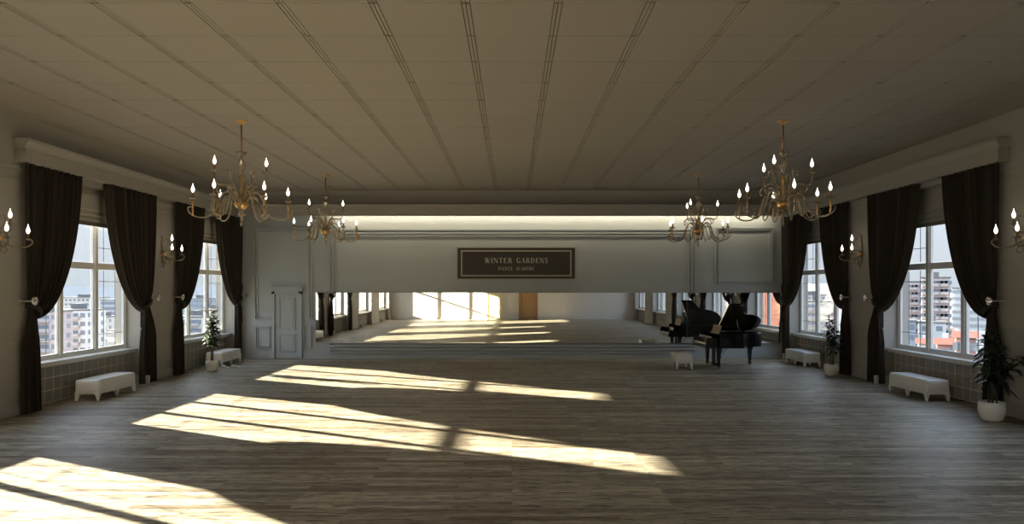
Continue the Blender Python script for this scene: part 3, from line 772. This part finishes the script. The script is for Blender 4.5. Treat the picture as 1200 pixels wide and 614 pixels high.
# ------------------------------------------------------------------ candle lights
BOB = [(0, 0), (.02, .0), (.05, .018), (.072, .034), (.075, .038), (.05, .028), (.02, .02), (.0, .02)]
def candle(parent, x, y, z, hs=.13, k=1.0):
    """drip pan, sleeve and flame-shaped bulb, base at z"""
    MB().lathe([(r*k, h*k) for r, h in BOB], (x, y, z), 16).build('drip_pan', 'crystal', parent)
    MB().lathe([(0, 0), (.028*k, 0), (.03*k, .02), (.016*k, .04), (.024*k, .06), (.026*k, .075), (.017*k, .08), (.017*k, hs), (0, hs)], (x, y, z+.015), 12).build('candle_sleeve', 'sleeve', parent)
    z2 = z+.015+hs
    MB().lathe([(0, 0), (.012, 0), (.024, .020), (.031, .048), (.029, .070), (.018, .100), (.008, .132), (.002, .165), (0, .172)], (x, y, z2), 14).build('candle_bulb', 'flame', parent)
def make_chandelier():
    r = root('chandelier')
    t = -ZC                                        # heights given above the floor, root sits at the ceiling
    def z(v): return v+t
    MB().lathe([(0, 0), (.11, 0), (.105, -.012), (.06, -.03), (.03, -.05), (.018, -.075), (0, -.075)], (0, 0, 0), 24).build('canopy', 'gold', r)
    MB().lathe([(0, 0), (.016, 0), (.016, z(4.90)+.05), (0, z(4.90)+.05)], (0, 0, -.05), 10).build('rod', 'rodmetal', r)
    MB().lathe([(0, z(4.80)), (.02, z(4.80)), (.03, z(4.82)), (.09, z(4.87)), (.105, z(4.895)), (.04, z(4.875)), (.02, z(4.905)), (0, z(4.905))], n=20).build('glass_cup', 'crystal', r)
    MB().lathe([(0, z(4.49)), (.02, z(4.49)), (.03, z(4.51)), (.055, z(4.56)), (.078, z(4.64)), (.075, z(4.69)), (.045, z(4.76)), (.02, z(4.80)), (0, z(4.80))], n=18).build('glass_bulb', 'crystal', r)
    MB().lathe([(0, z(3.97)), (.05, z(3.97)), (.06, z(4.00)), (.03, z(4.05)), (.025, z(4.12)), (.055, z(4.17)), (.03, z(4.22)), (.022, z(4.30)), (.045, z(4.36)), (.025, z(4.42)), (.02, z(4.49)), (0, z(4.49))], n=18).build('stem', 'gold', r)
    MB().lathe([(0, z(3.80)), (.03, z(3.80)), (.085, z(3.83)), (.125, z(3.88)), (.135, z(3.92)), (.10, z(3.95)), (.05, z(3.98)), (0, z(3.98))], n=26).build('hub', 'gold', r)
    MB().lathe([(0, z(3.47)), (.012, z(3.49)), (.03, z(3.53)), (.012, z(3.57)), (.018, z(3.62)), (.022, z(3.66)), (.07, z(3.70)), (.075, z(3.72)), (.02, z(3.72)), (.02, z(3.76)), (.04, z(3.80)), (0, z(3.80))], n=18).build('finial', 'crystal', r)
    def arm(path, deg, tipr, tipz, sub):
        a = math.radians(deg); ca, sa = math.cos(a), math.sin(a)
        pts = smoothpath([(q, zz) for q, zz in path], 7)
        rad = [.018-.006*i/len(pts) for i in range(len(pts))]
        o = MB().tube([(q*ca, q*sa, z(zz)) for q, zz in pts], rad, 8).build('arm', 'crystal', r)
        candle(o, tipr*ca, tipr*sa, z(tipz), .13)
    low = [(.07, 3.93), (.13, 4.05), (.24, 4.14), (.35, 4.06), (.41, 3.90), (.47, 3.74), (.58, 3.655), (.70, 3.63), (.82, 3.655), (.91, 3.72), (.935, 3.80), (.89, 3.83), (.855, 3.79), (.87, 3.75)]
    for k in range(6):
        arm(low, 60*k, .85, 3.955, 0)
        a = math.radians(60*k)
        # pin that carries the drip pan
        MB().lathe([(0, 3.66+t), (.014, 3.66+t), (.010, 3.80+t), (.02, 3.88+t), (.012, 3.955+t), (0, 3.955+t)], (.85*math.cos(a), .85*math.sin(a), 0), 10).build('socket', 'gold', r)
    up = [(.05, 4.00), (.09, 4.14), (.17, 4.235), (.29, 4.245), (.41, 4.24), (.49, 4.27), (.525, 4.35), (.525, 4.47)]
    for k in range(3):
        arm(up, -30+120*k, .525, 4.46, 0)
    # free glass scrolls
    sc = [(.04, 4.00), (.07, 4.12), (.16, 4.22), (.21, 4.34), (.20, 4.46), (.235, 4.53), (.275, 4.50), (.265, 4.45), (.235, 4.455)]
    sc2 = [(.05, 3.98), (.12, 4.12), (.26, 4.26), (.38, 4.25), (.44, 4.17), (.40, 4.10), (.36, 4.14)]
    sc3 = [(.08, 3.90), (.20, 4.03), (.33, 4.00), (.38, 3.82), (.44, 3.68), (.50, 3.64), (.545, 3.70), (.51, 3.75)]
    for k in range(6):
        for nm, pth, dg, rr in (('scroll', sc, 30+60*k, .012), ('scroll', sc2, 60*k, .012), ('scroll', sc3, 30+60*k, .014)):
            a = math.radians(dg); pts = smoothpath(pth, 6)
            MB().tube([(q*math.cos(a), q*math.sin(a), z(zz)) for q, zz in pts], rr, 6).build(nm, 'crystal', r)
    return r
ch = make_chandelier()
cl = [(-5.16, 13.70, 18, 'gilt glass candle chandelier hanging nearest on the left'),
      (5.17, 13.70, 22, 'gilt glass candle chandelier hanging nearest on the right'),
      (-5.24, 20.20, 18, 'gilt glass candle chandelier before the panelled door, smaller of the left pair'),
      (5.24, 20.20, 22, 'gilt glass candle chandelier hanging above the piano stool')]
for i, (x, y, rz, lab) in enumerate(cl):
    o = ch if i == 0 else copy_tree(ch)
    o.location = (x, y, ZC); o.rotation_euler = (0, 0, math.radians(rz)); tag(o, lab, 'chandelier', 'candle chandeliers')
def make_sconce():                                  # projects along +x from the wall plane x = 0; z relative to 3.3
    r = root('wall_sconce')
    pts = []
    prof = [(-.36, .012), (-.30, .035), (-.22, .06), (-.12, .045), (-.04, .07), (.06, .075), (.14, .05), (.24, .04), (.32, .018), (.37, .006)]
    poly = [(w, zz) for zz, w in prof]+[(-w, zz) for zz, w in reversed(prof)]
    b = MB(); n = len(poly)
    b.add([(0, y, z) for y, z in poly]+[(.03, y*.8, z*.97) for y, z in poly], [tuple(range(n)), tuple(range(n, 2*n))[::-1]]+[(i, (i+1) % n, n+(i+1) % n, n+i) for i in range(n)])
    b.xf(lambda x, y, z: (x, y*.55, z)); b.build('back_plate', 'crystal', r)
    MB().lathe([(0, -.05), (.05, -.04), (.065, 0), (.05, .04), (0, .05)], (.06, 0, -.12), 14).build('hub', 'gold', r)
    def arm(end, pth, cz):
        o = MB().tube(smoothpath(pth, 7), .0145, 8).build('arm', 'crystal', r)
        candle(o, end[0], end[1], cz, .11, .85)
    for s_ in (-1, 1):
        arm((.40, s_*.27), [(.05, 0, -.12), (.12, s_*.07, -.20), (.24, s_*.15, -.27), (.37, s_*.25, -.27), (.44, s_*.30, -.21), (.45, s_*.31, -.16), (.42, s_*.285, -.14), (.40, s_*.27, -.13)], -.15)
    arm((.27, 0), [(.05, 0, -.10), (.12, 0, -.02), (.20, 0, -.03), (.27, 0, .02), (.27, 0, .09)], .10)
    for s_ in (-1, 1):
        MB().tube(smoothpath([(.05, 0, -.08), (.07, s_*.06, .03), (.09, s_*.11, .14), (.09, s_*.13, .24), (.09, s_*.10, .29), (.09, s_*.075, .26)], 6), .010, 6).build('scroll', 'crystal', r)
        MB().tube(smoothpath([(.06, 0, -.12), (.14, s_*.05, -.25), (.16, s_*.08, -.34), (.12, s_*.06, -.38), (.10, s_*.04, -.34)], 6), .010, 6).build('scroll', 'crystal', r)
    MB().lathe([(0, -.48), (.02, -.45), (.028, -.42), (.012, -.38), (.018, -.34), (.04, -.30), (0, -.28)], (.06, 0, 0), 12).build('drop', 'crystal', r)
    MB().lathe([(0, .20), (.02, .20), (.035, .26), (.02, .32), (.008, .38), (0, .41)], (.06, 0, 0), 12).build('finial', 'crystal', r)
    return r
sc = make_sconce()
sl = [(-WX, 18.45, 0, 'gilt three-candle wall light between the two left windows'),
      (WX, 18.45, 180, 'gilt three-candle wall light between the two right windows'),
      (-WX, 12.50, 0, 'gilt three-candle wall light cut by the left edge of the photo'),
      (WX, 12.50, 180, 'gilt three-candle wall light above the big right potted plant')]
for i, (x, y, rz, lab) in enumerate(sl):
    o = sc if i == 0 else copy_tree(sc)
    o.location = (x, y, 3.3); o.rotation_euler = (0, 0, math.radians(rz)); tag(o, lab, 'wall light', 'candle wall lights')

# ------------------------------------------------------------------ plants
def leaf(b, base, d, length, width, droop, roll=0):
    d = Vector(d).normalized(); side = d.cross(Vector((0, 0, 1)))
    if side.length < 1e-3: side = Vector((1, 0, 0))
    side.normalize(); n = 6; vs = []; p = Vector(base); up = side.cross(d)
    for i in range(n+1):
        t = i/n; w = width*math.sin(PI*min(1, t*.93+.07))**.8*.5
        q = Vector(base)+d*length*t-Vector((0, 0, 1))*droop*length*t*t
        k = .25*w
        vs += [q+side*w+up*k, q, q-side*w+up*k]
    fs = []
    for i in range(n): fs += [(3*i, 3*i+1, 3*i+4, 3*i+3), (3*i+1, 3*i+2, 3*i+5, 3*i+4)]
    b.add(vs, fs, True)
def potted(name, x, y, pr, ph, label):
    r = root(name, (x, y, 0)); tag(r, label, 'plant', 'potted plants')
    MB().lathe([(0, 0), (pr*.62, 0), (pr*.80, .03), (pr*.97, ph*.45), (pr, ph*.7), (pr*.93, ph), (pr*.86, ph), (pr*.88, ph*.85), (0, ph*.84)], n=30).build('pot', 'pot', r)
    MB().lathe([(0, ph*.845), (pr*.87, ph*.845), (pr*.5, ph*.89), (0, ph*.9)], n=20).build('soil', 'soil', r)
    return r
def whorl_plant(r, stems, z0, lmat, rnd, llen, lwid, tiers, nleaf, droop=.35):
    fo = MB()
    for (sx, sy, tx, ty, h) in stems:
        pth = smoothpath([(sx, sy, z0), (sx*.8+tx*.2, sy*.8+ty*.2, z0+(h-z0)*.5), (tx, ty, h)], 6)
        MB().tube(pth, [.016-.008*i/len(pth) for i in range(len(pth))], 7).build('stem', 'bark', r)
        for t in range(tiers):
            f = .42+.58*t/(tiers-1); q = pth[min(len(pth)-1, int(f*(len(pth)-1)))]
            zt = z0+(h-z0)*f
            for k in range(nleaf):
                a = 2*PI*(k+rnd.random()*.6)/nleaf+t*1.3
                el = rnd.uniform(-.1, .65)+(.5 if t == tiers-1 else 0)
                sc_ = llen*(1-.35*t/(tiers-1))*rnd.uniform(.8, 1.2)
                leaf(fo, (q[0], q[1], zt+rnd.uniform(-.04, .04)), (math.cos(a), math.sin(a), el), sc_, lwid*rnd.uniform(.8, 1.2), droop*rnd.uniform(.6, 1.5))
    o = fo.build('foliage', lmat, r); md = o.modifiers.new('thick', 'SOLIDIFY'); md.thickness = .0025
rnd = random.Random(3)
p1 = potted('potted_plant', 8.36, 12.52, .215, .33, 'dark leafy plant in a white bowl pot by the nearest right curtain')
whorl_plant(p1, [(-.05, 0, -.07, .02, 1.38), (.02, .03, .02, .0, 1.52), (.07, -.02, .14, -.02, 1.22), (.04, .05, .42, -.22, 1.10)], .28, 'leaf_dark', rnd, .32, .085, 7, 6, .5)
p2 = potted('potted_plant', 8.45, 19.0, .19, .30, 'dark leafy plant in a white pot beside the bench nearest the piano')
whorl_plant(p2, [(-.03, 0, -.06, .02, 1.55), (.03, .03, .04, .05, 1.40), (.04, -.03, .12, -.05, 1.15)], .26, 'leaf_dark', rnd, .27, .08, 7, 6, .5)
p3 = potted('potted_plant', -8.34, 19.98, .18, .31, 'green leafy indoor tree with bare twigs in a white pot on the left')
whorl_plant(p3, [(-.03, .02, -.05, .02, 1.40), (.03, -.02, .05, .0, 1.62), (0, .03, 0, .05, 1.3)], .27, 'leaf_green', rnd, .27, .12, 8, 6, .35)
tw = MB()
for a in range(7):
    an = rnd.uniform(0, 6.28); e = rnd.uniform(.12, .42)
    p0 = (0.02*math.cos(an), .02*math.sin(an), rnd.uniform(1.1, 1.4)); p2_ = (e*math.cos(an), e*math.sin(an), rnd.uniform(1.65, 1.98))
    mid = (e*.35*math.cos(an), e*.35*math.sin(an), (p0[2]+p2_[2])/2+.05)
    tw.tube(smoothpath([p0, mid, p2_], 5), .004, 5)
    for t in (.5, .75):
        q = tuple(mid[k]+(p2_[k]-mid[k])*t for k in range(3)); an2 = an+rnd.uniform(-1.2, 1.2)
        tw.tube([q, (q[0]+.1*math.cos(an2), q[1]+.1*math.sin(an2), q[2]+.09)], .003, 4)
tw.build('twigs', 'bark', p3)

# ------------------------------------------------------------------ slippers on the floor
def slipper(x, y, rz, lab):
    r = root('ballet_slipper', (x, y, 0), rz); tag(r, lab, 'shoe', 'white slippers')
    prof = [(-.12, .030, .055), (-.09, .036, .060), (-.03, .030, .045), (.04, .040, .040), (.09, .042, .036), (.12, .026, .024), (.13, .006, .010)]
    b = MB(); vs = []; fs = []; n = 12
    for (px, w, h) in prof:
        for k in range(n):
            a = 2*PI*k/n; vs.append((px, w*math.cos(a), max(.004, h*.5+h*.5*math.sin(a))))
    for i in range(len(prof)-1):
        for k in range(n): fs.append((i*n+k, i*n+(k+1) % n, (i+1)*n+(k+1) % n, (i+1)*n+k))
    fs += [tuple(range(n))[::-1], tuple((len(prof)-1)*n+k for k in range(n))]
    b.add(vs, fs, True); b.build('upper', 'satin', r)
    MB().prism([(-.115, -.02), (.0, -.022), (.09, -.03), (.125, -.01), (.125, .01), (.09, .03), (0, .022), (-.115, .02)], .0, .005).build('sole', 'signpale', r)
    MB().tube(smoothpath([(-.08, .02, .055), (-.06, .0, .085), (-.02, -.02, .09), (.0, -.025, .05)], 5), .006, 6).build('strap', 'satin', r)
slipper(-8.33, 20.88, -.5, 'white ballet slipper by the left potted tree, nearer the pot')
slipper(-8.08, 21.0, .6, 'white ballet slipper by the left potted tree, nearer the room')
#CITY0
# ------------------------------------------------------------------ the town outside, seen from an upper storey
GZ = -30.0
struct(MB().box(-900, -9.7, -500, 900, GZ-1, GZ).box(9.7, 900, -500, 900, GZ-1, GZ).build('ground', plain('hazy_street', (.13, .135, .14), .9, var=.12, vscale=.02)))
HZ = {'white': (.60, .595, .59), 'pinkish': (.54, .45, .43), 'beige': (.55, .51, .46), 'grey': (.42, .45, .48), 'brick': (.36, .20, .17), 'cream': (.60, .565, .51), 'blue_grey': (.30, .34, .38), 'dark_brick': (.12, .050, .040), 'dull_cream': (.16, .14, .12)}  # pale tones carry painted haze; last two are darkened copies against direct sun
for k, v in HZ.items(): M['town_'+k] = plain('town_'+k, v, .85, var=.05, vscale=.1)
M['town_roof'] = plain('town_flat_roof', (.15, .15, .155), .9)
M['town_tiles'] = plain('town_red_tiles', (.15, .055, .04), .85, var=.15, vscale=.5)
M['town_pane'] = plain('town_pane', (.20, .22, .25), .4)
M['town_balcony'] = plain('town_balcony', (.42, .38, .37), .8)
M['hill'] = plain('hazy_hill', (.40, .38, .355), .95, var=.08, vscale=.01)
def winmesh():
    b = MB().box(-.8, .8, -.06, .0, 0, 1.5); return b
_w = winmesh(); _wm = {}
def window_mesh(wd, ht, face):
    key = (wd, ht, face)
    if key not in _wm:
        b = MB()
        if face == 'f': b.box(-wd/2, wd/2, -.12, .0, 0, ht)
        elif face == 'r': b.box(0, .12, -wd/2, wd/2, 0, ht)
        else: b.box(-.12, 0, -wd/2, wd/2, 0, ht)
        o = b.build('window', 'town_pane'); me = o.data; bpy.data.objects.remove(o); _wm[key] = me
    return _wm[key]
def building(x0, x1, y0, y1, zt, mat, label, cols=4, rows=5, scols=3, wd=1.7, ht=1.5, pitch=3.1, roof='flat', balcony=(), zb=GZ, fside='f', backface=False, cat='building'):
    cx, cy = (x0+x1)/2, (y0+y1)/2
    if cat == 'house':
        if any(x0 < q[1]+2.5 and x1 > q[0]-2.5 and y0 < q[3]+2.5 and y1 > q[2]-2.5 for q in PLOTS): return None
    PLOTS.append((x0-.5, x1+.5, y0-.5, y1+.5))
    r = root('apartment_building' if rows > 3 else 'town_house', (cx, cy, zb), -math.atan2(cx, cy)*.97 if (cx > 0 and cy > 0) else 0); tag(r, label, cat, 'town buildings outside')
    W, D, H = (x1-x0)/2, (y1-y0)/2, zt-zb
    b = MB().box(-W, W, -D, D, 0, H)
    k = int(H/pitch)
    for i in range(1, min(k, rows+2)):           # thin floor courses
        z = H-i*pitch; b.box(-W-.08, W+.08, -D-.08, D+.08, z-.10, z+.06)
    b.build('wall', mat, r)
    if roof == 'flat':
        MB().box(-W-.3, W+.3, -D-.3, D+.3, H, H+.5).box(-W*.3, W*.25, -D*.3, D*.4, H+.5, H+2.4).build('roof', 'town_roof', r)
    else:
        b = MB(); o = .6; h = min(W, D)*.65
        b.add([(-W-o, -D-o, H), (W+o, -D-o, H), (W+o, D+o, H), (-W-o, D+o, H), (-W-o, 0, H+h), (W+o, 0, H+h)], [(0, 1, 5, 4), (2, 3, 4, 5), (0, 4, 3), (1, 2, 5), (0, 3, 2, 1)])
        b.build('roof', 'town_tiles', r)
        MB().box(-.5, .5, D*.3, D*.3+.9, H, H+h+.9).build('chimney', 'town_white', r)
    s = 'r' if cx < 0 else 'l'
    for j in range(rows):
        z = H-j*pitch-2.35
        if z < .5: break
        for i in range(cols):
            x = -W+2*W*(i+.5)/cols
            o = bpy.data.objects.new('window', window_mesh(wd, ht, 'f')); C.objects.link(o); o.parent = r
            o.location = (x, -D, z)
            if i in balcony:
                ob = bpy.data.objects.new('balcony', balc); C.objects.link(ob); ob.parent = r; ob.location = (x, -D, z-.6)
        for i in range(scols):
            y = -D+2*D*(i+.5)/scols
            o = bpy.data.objects.new('window', window_mesh(wd, ht, s)); C.objects.link(o); o.parent = r
            o.location = (W if s == 'r' else -W, y, z)
    return r
_b = MB().box(-1.6, 1.6, -1.2, 0, -.15, .0).box(-1.6, 1.6, -1.2, -1.1, 0, .95).box(-1.6, -1.5, -1.2, 0, 0, .95).box(1.5, 1.6, -1.2, 0, 0, .95).build('balcony', 'town_balcony')
balc = _b.data; bpy.data.objects.remove(_b)
PLOTS = []
def pxX(px, Y): return (px-600)/F*Y
def pyZ(py, Y): return EYE+(HY-py)/F*Y
def B(px0, px1, Y, depth, py, mat, label, **kw):
    if px0 > 600:
        k = math.cos(math.atan2(pxX((px0+px1)/2, Y), Y)); xm = pxX((px0+px1)/2, Y); hw = (pxX(px1, Y)-pxX(px0, Y))/2*k
        return building(xm-hw, xm+hw, Y, Y+depth, pyZ(py, Y), mat, label, **kw)
    return building(pxX(px0, Y), pxX(px1, Y), Y, Y+depth, pyZ(py, Y), mat, label, **kw)
# left: seen through the nearest left window
B(60, 101, 250, 12, 364, 'town_white', 'tall white apartment block with a balcony column outside the nearest left window', cols=5, rows=8, scols=3, balcony=(2, 3), pitch=3.0)
B(34, 57.5, 225, 12, 366, 'town_pinkish', 'pinkish grey apartment block at the edge of the nearest left window', cols=4, rows=7, scols=3, balcony=(1, 3))
B(104, 124, 330, 14, 372, 'town_beige', 'low beige block beside the tall white apartment block', cols=6, rows=5, scols=2)
B(118, 150, 420, 16, 352, 'town_grey', 'grey slab block behind the beige block left of the reveal', cols=9, rows=6, scols=2)
B(70, 110, 520, 20, 349, 'town_cream', 'distant cream block rising behind the tall white apartment block', cols=8, rows=4, scols=2)
B(126, 160, 270, 14, 388, 'town_white', 'low white block in the lower corner of the nearest left window', cols=7, rows=5, scols=2)
# left: far window
B(205, 236, 260, 14, 372, 'town_cream', 'cream apartment block outside the far left window', cols=6, rows=6, scols=2, balcony=(1, 4))
B(232, 262, 300, 14, 364, 'town_white', 'white apartment block behind the twigs in the far left window', cols=7, rows=7, scols=2)
B(212, 250, 480, 16, 350, 'town_blue_grey', 'distant blue grey slab in the far left window', cols=9, rows=4, scols=2)
# right: nearest window
B(1056, 1090, 300, 16, 331, 'town_pinkish', 'pink banded apartment block beyond the blue grey block on the right', cols=8, rows=9, scols=4, wd=2.2, ht=1.4, balcony=(0, 2, 4, 6))
B(1092, 1126, 270, 14, 326, 'town_pinkish', 'taller pink and white banded apartment block behind the white hall', cols=7, rows=9, scols=4, wd=2.4, ht=1.4, balcony=(1, 3, 5))
B(1058, 1086, 215, 12, 377, 'town_blue_grey', 'blue grey office block low in the nearest right window', cols=6, rows=6, scols=3)
B(1089, 1122, 220, 12, 379, 'town_white', 'plain white hall above the red roofs in the nearest right window', cols=2, rows=1, scols=1)
B(1088, 1107, 175, 9, 403, 'town_beige', 'beige house with a red tiled roof low in the nearest right window', cols=4, rows=3, scols=2, roof='tile')
B(1113, 1135, 148, 9, 404, 'town_brick', 'brick house with a red tiled roof beside the beige house', cols=4, rows=3, scols=2, roof='tile')
B(1138, 1162, 128, 9, 396, 'town_brick', 'brick house with a red tiled roof behind the right curtain', cols=4, rows=3, scols=2, roof='tile')
B(1128, 1175, 330, 16, 338, 'town_grey', 'grey slab block at the right end of the nearest right window', cols=9, rows=6, scols=2)
# right: far window
B(928, 953, 240, 14, 362, 'town_white', 'white apartment block with dark windows outside the far right window', cols=5, rows=7, scols=3, wd=2.2)
B(952, 982, 260, 14, 354, 'town_cream', 'cream apartment block above the plant in the far right window', cols=6, rows=7, scols=3, balcony=(1, 3))
B(930, 985, 420, 16, 346, 'town_pinkish', 'distant pink slab behind the blocks in the far right window', cols=10, rows=4, scols=2)
# behind the viewer, met only in the mirror
building(52, 80, -128, -112, 9, 'town_dark_brick', 'red brick block reflected at the right end of the mirror', cols=6, rows=8, scols=4)  # brick colour darkened to offset the sun on the mirrored face
building(-75, -45, -140, -120, -6, 'town_dull_cream', 'cream block reflected through the left windows in the mirror', cols=6, rows=6, scols=4)  # cream colour darkened here too, against the sun
# small houses filling the streets between
rnd = random.Random(11)
pal = [('town_white', 'white'), ('town_cream', 'cream'), ('town_beige', 'beige'), ('town_pinkish', 'pinkish'), ('town_grey', 'grey')]
for s in (-1, 1):
    for i in range(34):
        Y = rnd.uniform(70, 430); px = rnd.uniform(20, 260); X = s*(600-px)/F*Y
        w_ = rnd.uniform(7, 14); m, nm = rnd.choice(pal); tile = rnd.random() < (.7 if s > 0 else .35)
        zt = rnd.uniform(GZ+5, GZ+11)
        building(X-w_/2, X+w_/2, Y, Y+rnd.uniform(7, 11), zt, m, 'small %s town house with %s far below the %s windows' % (nm, 'a red tiled roof' if tile else 'a flat grey roof', sidename[s]), cols=3, rows=2, scols=2, roof='tile' if tile else 'flat', cat='house')
# hills on the horizon
for s in (-1, 1):
    b = MB(); n = 40; vs = []
    for i in range(n+1):
        a = i/n; x = s*(250+a*620); y = 760-a*300
        h = 2.3+ (1+4*math.sin(a*7+s)+3*math.sin(a*19))*.8
        vs += [(x, y, GZ), (x+s*10, y+60, h), (x+s*30, y+160, GZ)]
    fs = []
    for i in range(n): fs += [(3*i, 3*i+3, 3*i+4, 3*i+1), (3*i+1, 3*i+4, 3*i+5, 3*i+2)]
    b.add(vs, fs); struct(b.build('hills', 'hill'))
#CITY1

# ------------------------------------------------------------------ sky, sun, camera
w = bpy.data.worlds.new('World'); bpy.context.scene.world = w; w.use_nodes = True
nt = w.node_tree; nt.nodes.clear()
o = nt.nodes.new('ShaderNodeOutputWorld'); bg = nt.nodes.new('ShaderNodeBackground')
tc = nt.nodes.new('ShaderNodeTexCoord'); sep = nt.nodes.new('ShaderNodeSeparateXYZ')
rp = nt.nodes.new('ShaderNodeValToRGB'); mr_ = nt.nodes.new('ShaderNodeMapRange')
mr_.inputs['From Min'].default_value = -.2; mr_.inputs['From Max'].default_value = 1
nt.links.new(tc.outputs['Generated'], sep.inputs[0]); nt.links.new(sep.outputs['Z'], mr_.inputs['Value']); nt.links.new(mr_.outputs[0], rp.inputs[0])
e = rp.color_ramp.elements
e[0].position = 0; e[0].color = (.40, .43, .47, 1)
e[1].position = 1; e[1].color = (.62, .82, 1.2, 1)
for p, c in ((.16, (.37, .41, .45, 1)), (.19, (.42, .445, .475, 1)), (.26, (.47, .51, .56, 1)), (.36, (1.5, 1.7, 1.98, 1)), (.60, (1.2, 1.45, 1.78, 1))):
    q = rp.color_ramp.elements.new(p); q.color = c
nt.links.new(rp.outputs[0], bg.inputs[0]); nt.links.new(bg.outputs[0], o.inputs[0])
SKY = 1.15
bg.inputs[1].default_value = SKY
sd = bpy.data.lights.new('sun', 'SUN'); sd.energy = 33; sd.angle = math.radians(.75); sd.color = (1.0, .86, .62)
so = bpy.data.objects.new('sun', sd); C.objects.link(so)
so.rotation_euler = Vector((1, -.542, -.332)).to_track_quat('-Z', 'Y').to_euler()
so.location = (-30, 20, 15)
cd = bpy.data.cameras.new('camera'); co = bpy.data.objects.new('camera', cd); C.objects.link(co)
co.location = (0, 0, EYE); co.rotation_euler = (PI/2, 0, 0)
cd.sensor_width = 36; cd.sensor_fit = 'HORIZONTAL'; cd.lens = 36*F/1200; cd.shift_y = (HY-307)/1200
cd.clip_start = .05; cd.clip_end = 3000
S = bpy.context.scene; S.camera = co
S.view_settings.view_transform = 'Standard'; S.view_settings.look = 'None'; S.view_settings.gamma = 1
S.view_settings.use_curve_mapping = False; S.view_settings.exposure = 0.72
S.cycles.max_bounces = 12; S.cycles.diffuse_bounces = 6; S.cycles.glossy_bounces = 5; S.cycles.transparent_max_bounces = 12; S.cycles.transmission_bounces = 6
S.cycles.use_denoising = True
S.cycles.caustics_reflective = False; S.cycles.caustics_refractive = False
S.cycles.sample_clamp_indirect = 6
